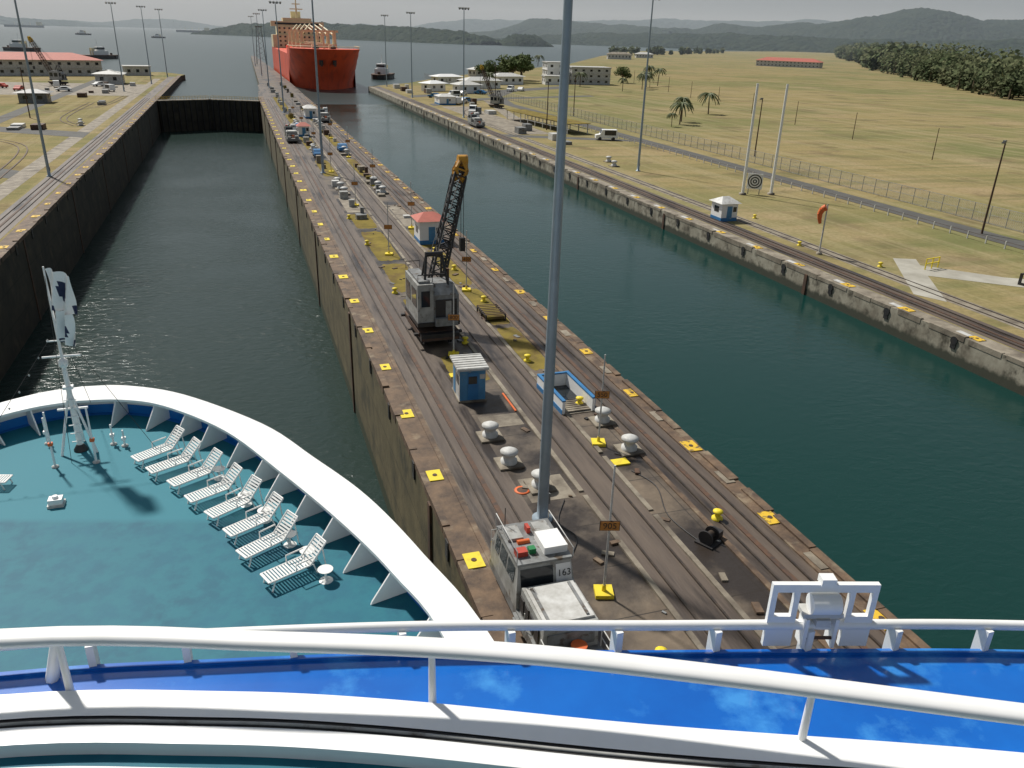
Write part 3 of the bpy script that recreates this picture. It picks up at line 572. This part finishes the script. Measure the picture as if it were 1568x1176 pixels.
for i in range(9): t=i/8; b.lathe((-.4-3.1*t,-3*t,5.2-4.1*t-.25*math.sin(t*3.14)),[(.02,0),(.045,.05),(.01,.1)],'gwhite',6)
b.obj('bow_mast',(-8.1,36,DZ))
def flag(loc,w_,h,seed,rz):
    b=B(); n=14; rows=[]
    for j in range(9):
        rows.append([(i/n*w_*(1-.12*j/8), .12*math.sin(i*.8+j*.5+seed)+.02*i, -j/8*h-.35*w_*(i/n)**1.5+.03*math.sin(i+j)) for i in range(n+1)])
    for j in range(8):
        for i in range(n):
            k='navy' if ((i-n*.5)**2/7+(j-3.5)**2/3<1 or (i>11 and j>5) or (i<2 and j>6)) else 'white'
            b.add([rows[j][i],rows[j][i+1],rows[j+1][i+1],rows[j+1][i]],[(0,1,2,3)],k,True)
    b.obj('signal_flag',loc,rz)
flag((-8.05,36,DZ+8.3),.9,1.75,0,-.5); flag((-8.0,36,DZ+6.6),.65,1.5,2,-.9)
for x,y,h in ((-8.9,34.6,2.6),(-7.3,34.6,2.6),(-9.6,37,1.3),(-6.8,36.2,1.0),(-6.3,35.9,.8)):
    b=B(); b.cyl((0,0,0),(0,0,h),.05,.04,'white',8); b.box(-.09,.09,-.09,.09,h*.4,h*.4+.13,'orange' if h>2 else 'white'); b.lathe((0,0,0),[(.15,0),(.15,.05),(.06,.1)],'gwhite',10); b.obj('deck_stanchion',(x,y,DZ))
b=B(); b.box(-.25,.25,-.2,.2,.1,.32,'white'); b.box(-.3,.3,-.25,.25,0,.1,'gwhite'); b.cyl((0,0,.32),(0,0,.42),.12,.1,'white'); b.obj('deck_hatch',(-8.3,31.3,DZ))
# ------------------------------------------------------------ orange cargo ship
cs=empty('cargo_ship',(42.3,408,0))
b=B()
def hb(y,u):
    u=max(0,u); l=34-22*u; y0=3.5-7.5*u**1.3; e=.67+.28*(1-u)
    t=max(0.0,min(1.0,(y-y0)/l)); return 16.1*max(0.0,1-(1-t)**2)**e
us=[-.25,0,.2,.4,.6,.8,1.0]; ys=[0,.3,1,2,3.5,5.5,8,11,15,20,26,30,36]
for sgn in (-1,1):
    rows=[]
    for u in us:
        y0=3.5-7.5*max(0,u)**1.3; zt=15.4*u; rows.append([(sgn*hb(y0+q,u),y0+q,zt) for q in ys])
    b.loft(rows,'hullred',True)
    b.loft([[(sgn*16.12,28,z),(sgn*16.12,190,z),(sgn*13,206,z)] for z in (-4,12.4)],'hullred')
yd=3.5-7.5; yq=[q for q in ys if q<=30]; L1=[(-hb(yd+q,1),yd+q,15.3) for q in yq[::-1]]; R1=[(hb(yd+q,1),yd+q,15.3) for q in yq]
b.add(L1+R1,[tuple(range(len(L1+R1)))],'hullred'); b.add([(-16.1,24,12.3),(16.1,24,12.3),(16.1,190,12.3),(-16.1,190,12.3)],[(0,1,2,3)],'hullred')
b.obj('hull',parent=cs)
b=B(); b.box(-16,16,168,192,12.5,20,'cream'); b.box(-13,13,170,188,20,25,'cream'); b.box(-16.5,16.5,171,178,25,28,'cream'); b.box(-9,9,172,186,28,30,'cream')
for z in (14,16.5,19,21.5,24): 
    for x in range(-12,13,3): b.box(x,x+1.2,167.9 if z<20 else 169.9,168.1 if z<20 else 170.1,z-.6,z+.4,'glass')
b.box(-14,14,170.85,171.1,26,27.2,'glass'); b.cyl((0,175,30),(0,175,41),.7,.3,'cream'); b.box(-4,4,174.6,175.2,35,35.6,'cream'); b.box(-3,3,182,188,30,34,'cream'); b.box(-2.5,2.5,174,176,38,38.5,'cream')
b.obj('deckhouse',parent=cs)
b=B()
for y in (40,70,100,130):
    for x in (-8,8): b.cyl((x,y,12.4),(x,y,23),1.2,.9,'cream',10); b.cyl((x,y,21),(x*.3,y+14,26),.5,.4,'cream',6)
    b.box(-9,9,y-2,y+2,12.4,17,'cream'); b.box(-10,10,y-.6,y+.6,22.4,23.4,'cream')
for y in (55,85,115,150): b.box(-9,9,y-8,y+8,12.4,14.2,'hullred')
b.cyl((0,14,15),(0,14,25),.5,.3,'cream',8); b.box(-2.5,2.5,13.7,14.3,21,21.5,'cream')
for x in (-4,4): b.lathe((x,10,15.3),[(1.2,0),(1.2,1),(.6,1.5)],'black',10); b.box(x-1.5,x+1.5,14,17,15.3,17,'cream')
for s_ in (-1,1):
    b.tube([(s_*hb(yd+q,1),yd+q,16.5) for q in yq],.13,'cream',4)
    for q in (1,3.5,8,15,20): b.cyl((s_*hb(yd+q,1),yd+q,15.3),(s_*hb(yd+q,1),yd+q,16.5),.1,.1,'cream',4)
    ya=-1.2; xa=hb(ya+1.6,.65); b.box(s_*xa-.8,s_*xa+.8,ya,ya+3,8.6,10.6,'black'); b.cyl((s_*xa,ya-.1,10),(s_*xa,ya-.3,8.0),.35,.6,'rust',6)
b.obj('deck_gear',parent=cs)
def tug():
    b=B(); P=[(-4.5,-12),(4.5,-12),(5,-4),(5,6),(3,12),(0,14.5),(-3,12),(-5,6),(-5,-4)]
    b.prism(P,-.8,2.4,'black'); b.prism([(x*1.04,y*1.02) for x,y in P],1.9,2.6,'rust'); b.box(-3,3,-3,7,2.6,5.2,'white'); b.box(-2.2,2.2,0,5,5.2,7.6,'white'); b.box(-2.25,2.25,-.05,5.05,6.1,7.1,'glass'); b.box(-2.4,2.4,-.2,5.3,7.6,7.8,'white')
    b.cyl((0,1,7.8),(0,1,12.5),.2,.1,'white'); b.box(-2.5,-1.5,-3.5,-2,2.6,7,'cream'); b.box(1.5,2.5,-3.5,-2,2.6,7,'cream'); b.cyl((0,10,2.6),(0,10,3.8),.8,.8,'rust'); return b.mesh('tugboat')
tg=tug(); inst(tg,'tugboat',(-188,925,WR),rad(70),1.25); inst(tg,'tugboat',(-102,760,WR),rad(-60),1.15); inst(tg,'tugboat',(86,520,WR),rad(160),1.1); inst(tg,'tugboat',(-330,2300,WR),rad(80),1.3); inst(tg,'tugboat',(-150,2100,WR),rad(80),1.1)
b=B(); b.prism([(-8,-70),(8,-70),(9,60),(0,82),(-9,60)],0,9,'black'); b.box(-8,8,-65,-45,9,22,'cream'); 
for y in (-20,10,40): b.cyl((0,y,9),(0,y,22),.8,.6,'cream')
fm=b.obj('freight_ship',(-150,4300,WR),rad(80)); inst(fm.data,'freight_ship',(-900,4600,WR),rad(85),1.1)
# ------------------------------------------------------------ buildings
def building(name,loc,w_,d_,h,floors,roof,rz=0,wall='gwhite',hip=3,nw=None):
    b=B(); b.box(-w_/2,w_/2,-d_/2,d_/2,0,h,wall); e=1.2
    if hip>.6: b.add([(-w_/2-e,-d_/2-e,h+.01),(w_/2+e,-d_/2-e,h+.01),(w_/2+e,d_/2+e,h+.01),(-w_/2-e,d_/2+e,h+.01),(-w_/2+d_/2,0,h+hip),(w_/2-d_/2,0,h+hip)],[(0,1,5,4),(1,2,5),(2,3,4,5),(3,0,4),(3,2,1,0)],roof)
    else: b.box(-w_/2-.4,w_/2+.4,-d_/2-.4,d_/2+.4,h,h+.5,roof)
    fh=h/floors; nw=nw or int(w_/4)
    for f_ in range(floors):
        z=f_*fh+fh*.38
        for i in range(nw):
            x=-w_/2+(i+.5)*w_/nw
            for sy in (-1,1): y0,y1=sorted((sy*(d_/2-.05),sy*(d_/2+.06))); b.box(x-.7,x+.7,y0,y1,z,z+fh*.35,'glass')
        for i in range(int(d_/4)):
            y=-d_/2+(i+.5)*d_/int(d_/4)
            for sx in (-1,1): x0,x1=sorted((sx*(w_/2-.05),sx*(w_/2+.06))); b.box(x0,x1,y-.7,y+.7,z,z+fh*.35,'glass')
        if f_: b.box(-w_/2-.3,w_/2+.3,-d_/2-.3,d_/2+.3,f_*fh-.15,f_*fh+.1,wall)
    b.obj(name,loc,rz)
building('office_building',(187,441,0),22,14,8.5,3,'gwhite',-.12,'gwhite',.4); building('office_building',(169,447,0),10,12,10.5,3,'gwhite',-.12,'white',.4); building('office_building',(163,432,0),10,8,4,1,'gwhite',-.12,'white',.4)
building('red_roof_building',(-92,462,0),60,22,7,2,'redroof',.25,'gwhite',3)
building('red_roof_building',(600,835,0),70,18,6,2,'redroof',-.85,'gwhite',3.5); building('low_building',(470,1010,0),30,12,6,1,'lconc',-.3,'gwhite',2.5); building('low_building',(560,1120,0),24,12,5,1,'gwhite',-.3,'gwhite',2.5); building('low_building',(150,510,0),24,9,4,1,'gwhite',.3,'gwhite',2)
building('low_building',(96,360,0),10,7,3.5,1,'gwhite',.2,'white',1.4); building('low_building',(112,395,0),18,8,3.5,1,'gwhite',.2,'white',1.6); building('low_building',(-50,400,0),10,12,4,1,'gwhite',0,'gwhite',1.5); building('low_building',(-60,300,0),8,6,3,1,'grey',0,'grey',1)
building('low_building',(136,430,0),16,9,4,1,'gwhite',.2,'white',1.6); building('low_building',(-46,470,0),12,9,4,1,'gwhite',.2,'gwhite',.4); building('low_building',(84,372,0),9,6,3.2,1,'white',.5,'white',1.2); building('low_building',(104,430,0),14,7,3.4,1,'white',.3,'white',1.2)
b=B()
for i in range(9):
    for x in (-3,3): b.box(x-.1,x+.1,i*5-.1,i*5+.1,0,2.6,'gwhite')
b.box(-3.3,3.3,-1,41,2.6,2.75,'patch'); 
for x in (-3,3): b.box(x-.06,x+.06,-1,41,1.2,1.3,'gwhite')
b.obj('open_shed',(85,205,0),.1)
b=B()
for x in (-4,4):
    for y in (-4,4): b.cyl((x,y,0),(x*.5,y*.5,30),.3,.2,'grey',5)
for z in range(3,30,4):
    s0=4-2*z/30; s1=4-2*(z+4)/30
    for a_,c_ in (((-1,-1),(1,-1)),((1,-1),(1,1)),((1,1),(-1,1)),((-1,1),(-1,-1))): b.cyl((a_[0]*s0,a_[1]*s0,z),(c_[0]*s1,c_[1]*s1,z+4),.12,.12,'grey',4)
b.box(-3,3,-3,3,30,31,'grey'); b.obj('signal_tower',(20,640,0),0,.8)
def car(k,van=False):
    b=B(); h=2.1 if van else 1.45; pr=[(-2.3,.4),(2.3,.4),(2.3,1.0),(1.5,1.15),(.9,h),(-2.1,h),(-2.3,1.2)] if van else [(-2.2,.35),(2.2,.35),(2.2,.8),(1.3,.95),(.6,h),(-1.0,h),(-1.6,.95),(-2.2,.9)]
    n=len(pr); vs=[(s_*.88,y,z) for s_ in (-1,1) for y,z in pr]; b.add(vs,[tuple(range(n))[::-1],tuple(range(n,2*n))]+[(j,(j+1)%n,n+(j+1)%n,n+j) for j in range(n)],k)
    for y in (-1.4,1.4):
        for x in (-.8,.8): b.cyl((x-.11,y,.33),(x+.11,y,.33),.33,.33,'black',12)
    for s_ in (-1,1): x0,x1=sorted((s_*.87,s_*.89)); b.box(x0,x1,-1.0 if not van else -1.9,.5,1.0,h-.12,'glass')
    b.add([(-.78,1.0 if not van else 1.46,1.12 if not van else 1.2),(.78,1.0 if not van else 1.46,1.12 if not van else 1.2),(.78,.68 if not van else .98,h-.08),(-.78,.68 if not van else .98,h-.08)],[(0,1,2,3)],'glass'); return b
vn=car('white',True).mesh('parked_van'); cr=car('white').mesh('parked_car'); cr2=car('blue').mesh('parked_car'); cr3=car('red').mesh('parked_car')
inst(vn,'parked_van',(87.5,192,.02),1.3,1.2)
for i,(x,y) in enumerate(((76,300),(79,303),(82,309),(72,262),(90,345),(100,352),(120,372),(126,375),(75,330),(84,335))): inst((vn,cr,cr2)[i%3],'parked_car' if i%3 else 'parked_van',(x,y,.03),random.uniform(0,3),1.2)
for i,(x,y) in enumerate(((-60,350),(-75,352),(-66,372),(-52,380),(-84,366),(-45,352))): inst((cr,cr3,vn)[i%3],'parked_car',(x,y,.03),random.uniform(0,3),1.2)
for x,y in ((14.6,170),(20.4,178),(14.5,220)): inst(cr2,'parked_car',(x,y,.03),0,1.0)
b=B()
for i in range(90):
    x=random.choice((14.6,20.4))+random.uniform(-.6,.6); y=random.uniform(108,420); s_=random.uniform(.2,.7); h=random.uniform(.3,1.4); b.box(x-s_,x+s_,y-s_,y+s_,.01,h,random.choice(('gwhite','lgrey','grey','lconc','rust','patch')))
for i in range(40):
    x=random.choice((-40,-45,-50,-64,70,74,78,83)); y=random.uniform(180,390); s_=random.uniform(.4,1.4); b.box(x-s_,x+s_,y-s_*1.5,y+s_*1.5,.01,random.uniform(.5,2.0),random.choice(('gwhite','lgrey','grey','rust')))
b.obj('equipment_cabinets')
# ------------------------------------------------------------ right bank things
b=B()
for i in range(150):
    y=30+i*3; b.cyl((103,y,0),(103,y,2.6),.06,.06,'lgrey',5,False)
for z in (.1,1.3,2.55): b.box(102.97,103.03,30,480,z,z+.06,'lgrey')
for i in range(1500):
    y=30+i*.3
    b.add([(103,y,0),(103,y+.035,0),(103,y+1.035,2.6),(103,y+1.0,2.6)],[(0,1,2,3)],'lgrey'); b.add([(103,y+1,0),(103,y+1.035,0),(103,y+.035,2.6),(103,y,2.6)],[(0,1,2,3)],'lgrey')
b.obj('chain_link_fence')
b=B()
for i in range(70):
    y=20+i*3; b.box(91.93,92.07,y-.07,y+.07,0,1.0,'gwhite')
for z in (.5,.9): b.box(91.98,92.02,20,227,z,z+.04,'rust')
b.obj('low_post_fence')
for x,y in ((79.2,117.5),(84.2,116.7)):
    b=B(); b.cyl((0,0,0),(0,0,17.5),.25,.19,'white',10); b.lathe((0,0,0),[(.6,0),(.6,.3),(.3,.35)],'lconc',12); b.obj('white_range_pole',(x,y,0))
b=B(); b.box(-1.25,1.25,-.06,.06,.9,3.4,'white')
for i,r in enumerate((1.15,.95,.75,.55,.35,.16)): b.cyl((0,-.06-.006*i,2.15),(0,-.07-.006*i,2.15),r,r,'black' if i%2==0 else 'white',28)
for x in (-.9,.9): b.cyl((x,0.1,0),(x,0.1,1.2),.07,.07,'grey')
b.obj('target_sign',(81.2,117.4,0),-.62)
b=B(); b.cyl((0,0,0),(0,0,5.2),.09,.07,'gwhite',8); b.lathe((0,0,0),[(.3,0),(.3,.2),(.1,.25)],'lconc',10)
b.lathe((0,0,0),[(.001,5.2),(.09,5.25),(.001,5.3)],'gwhite',8)
W=[(.1,0,4.95,.34),(.42,-.1,4.72,.31),(.6,-.16,4.25,.27),(.55,-.18,3.7,.22),(.42,-.18,3.2,.15)]
for p,q in zip(W[:-1],W[1:]): b.cyl(p[:3],q[:3],p[3],q[3],'orange',12)
b.obj('windsock',(65.6,79.6,0),2.6,1.15)
b=B()
for x in (-.9,0,.9): b.box(x-.04,x+.04,-.04,.04,0,1.0,'yellow')
for z in (.5,.92): b.box(-.9,.9,-.045,.045,z,z+.07,'yellow')
b.obj('yellow_barrier',(74.5,71,0),.2,1.3)
b=B()
for i in range(4): b.box(-1.6,1.6,i*.5,i*.5+.35,.3+i*.3,.36+i*.3,'black')
for x in (-1.5,1.5): b.box(x-.05,x+.05,0,1.9,0,.29,'black'); b.box(x-.05,x+.05,1.6,1.9,.3,1.3,'black')
b.obj('steel_bleacher',(81,62,0),.3)
# ------------------------------------------------------------ vegetation
def leaves(b,c,rx,rz_,n,sz,k):
    for _ in range(n):
        u=Vector((random.gauss(0,1),random.gauss(0,1),random.gauss(0,1))).normalized()*(random.random()**.35)
        p=Vector((c[0]+u.x*rx,c[1]+u.y*rx,c[2]+u.z*rz_)); a=Vector((random.uniform(-1,1),random.uniform(-1,1),random.uniform(-.6,.6))).normalized(); d=a.orthogonal().normalized(); s_=sz*random.uniform(.5,1.2)
        b.add([p-a*s_-d*s_*.6,p+a*s_-d*s_*.5,p+a*s_*.7+d*s_*.7,p-a*s_*.8+d*s_*.5],[(0,1,2,3)],k)
def tree(name,loc,h,r):
    b=B(); b.cyl((0,0,0),(0,0,h*.45),r*.09,r*.06,'trunk',8)
    for i in range(9):
        a=i*2.4; q=(math.cos(a)*r*.6*random.uniform(.4,1),math.sin(a)*r*.6*random.uniform(.4,1),h*random.uniform(.45,.85)); b.cyl((0,0,h*.35),q,r*.035,r*.015,'trunk',5); leaves(b,q,r*.42,h*.17,170,r*.06,'leaf')
    b.obj(name,loc)
tree('shade_tree',(146,450,0),15,13); tree('shade_tree',(158,470,0),13,10); tree('shade_tree',(215,455,0),9,6); tree('shade_tree',(135,462,0),11,8)
def palm(h,r=3.2):
    b=B(); b.tube([(0,0,0),(.1,.05,h*.4),(.25,.1,h*.75),(.3,.1,h)],.2,'trunk',8)
    for i in range(24):
        a=i*2.39996; up=random.uniform(-.25,.9); prev=None
        for s_ in range(8):
            t=s_/7; x=r*t*(1-.12*t); z=h+up*r*.55*t*(1-.0*t)-1.0*r*t*t*.75; p=Vector((.3+math.cos(a)*x,.1+math.sin(a)*x,z)); sd_=Vector((-math.sin(a),math.cos(a),0)); wd=.42*(1-t*.75)
            if prev:
                q,w0=prev; dr=Vector((0,0,-.25))
                b.add([q,p,p+sd_*wd+dr,q+sd_*w0+dr],[(0,1,2,3)],'frond'); b.add([q,p,p-sd_*wd+dr,q-sd_*w0+dr],[(0,1,2,3)],'frond')
            prev=(p,wd)
    return b.mesh('palm_tree')
pl=palm(6.2,4.2); pl2=palm(7.5,3.8)
for i,(x,y,s_) in enumerate(((128,228,1.0),(133,236,.95),(158,262,1.1),(122,222,.5),(205,405,1.1),(225,430,1.2),(190,470,1.1),(180,380,.8),(148,470,1.1),(240,470,1.2),(172,415,1.1),(112,380,1.0),(250,700,1.4),(198,395,1.0),(212,418,1.2))): inst((pl,pl2)[i%2],'palm_tree',(x,y,0),i,s_)
b=B()
def treeline(P,n,rows_,hmin,hmax,sz,q):
    for i in range(n):
        t=i/(n-1)*(len(P)-1); j=min(int(t),len(P)-2); p=Vector(P[j]).lerp(Vector(P[j+1]),t-j)
        for r_ in range(rows_):
            x=p.x+random.uniform(-8,8)+r_*16; y=p.y+random.uniform(-10,10)-r_*5; h=random.uniform(hmin,hmax)*(1+.12*r_); R_=h*.42
            b.cyl((x,y,0),(x,y,h*.5),.5,.3,'trunk',4,False); 
            leaves(b,(x,y,h*.62),R_,h*.40,q,sz,'leafd')
            leaves(b,(x,y,h*.25),R_*.8,h*.25,q//3,sz,'leafd')
treeline([(385,240),(390,340),(450,450),(560,600),(660,760)],70,3,10,24,1.3,120)
treeline([(660,760),(850,1000),(1200,1500),(1750,2200)],80,3,14,26,2.8,60)
treeline([(560,1230),(760,1420),(1100,1800)],30,1,6,14,3,40)
b.obj('forest_treeline')
def ridge(b,P,width,k,nz,nseg=160,na=9,seed=0,fz=None,smooth=True):
    rows_=[[] for _ in range(na)]
    for i in range(nseg+1):
        t=i/nseg*(len(P)-1); j=min(int(t),len(P)-2); f_=t-j; f2=f_*f_*(3-2*f_)
        p=Vector(P[j]).lerp(Vector(P[j+1]),f_); hz=P[j][2]*(1-f2)+P[j+1][2]*f2
        d=Vector(P[min(j+2,len(P)-1)])-Vector(P[max(j-1,0)]); d.z=0; d.normalize(); nr=Vector((-d.y,d.x,0))
        for a_ in range(na):
            u=a_/(na-1)*2-1; q=Vector((p.x,p.y,0))+nr*u*width
            hh=hz*(1-abs(u)**1.8)
            nn=noise.fractal(Vector((q.x/(fz or width)*3+seed,q.y/(fz or width)*3,seed)),1,2,6)
            z=hh+nn*nz*min(1,hh/(hz+.01)*2)+random.uniform(0,nz*.16) if abs(u)<.99 else WR-2
            rows_[a_].append((q.x,q.y,z))
    b.loft(rows_,k,smooth)
b=B(); ridge(b,[(-60,3400,8),(60,3350,36),(240,3100,46),(420,2950,42),(560,2750,38),(640,2620,34),(700,2500,20),(735,2440,6)],110,'isl',8,360,11,1,60)
ridge(b,[(735,2420,6),(790,2400,30),(850,2420,28),(880,2430,5)],60,'isl',6,60,9,3,40); b.obj('island')
b=B(); ridge(b,[(1500,5600,20),(1900,5200,110),(2300,5000,95),(2600,4500,95),(3000,4000,120),(3200,3500,195),(3600,3300,160),(3900,3100,235),(4300,2700,215),(4700,2200,250),(5200,1500,240)],600,'hill',28,500,21,5,900)
ridge(b,[(1100,3700,10),(1500,3400,45),(1900,3000,55),(2300,2600,46),(2700,2200,66),(3200,1700,66)],250,'hill',9,400,13,8,250); b.obj('forest_hills')
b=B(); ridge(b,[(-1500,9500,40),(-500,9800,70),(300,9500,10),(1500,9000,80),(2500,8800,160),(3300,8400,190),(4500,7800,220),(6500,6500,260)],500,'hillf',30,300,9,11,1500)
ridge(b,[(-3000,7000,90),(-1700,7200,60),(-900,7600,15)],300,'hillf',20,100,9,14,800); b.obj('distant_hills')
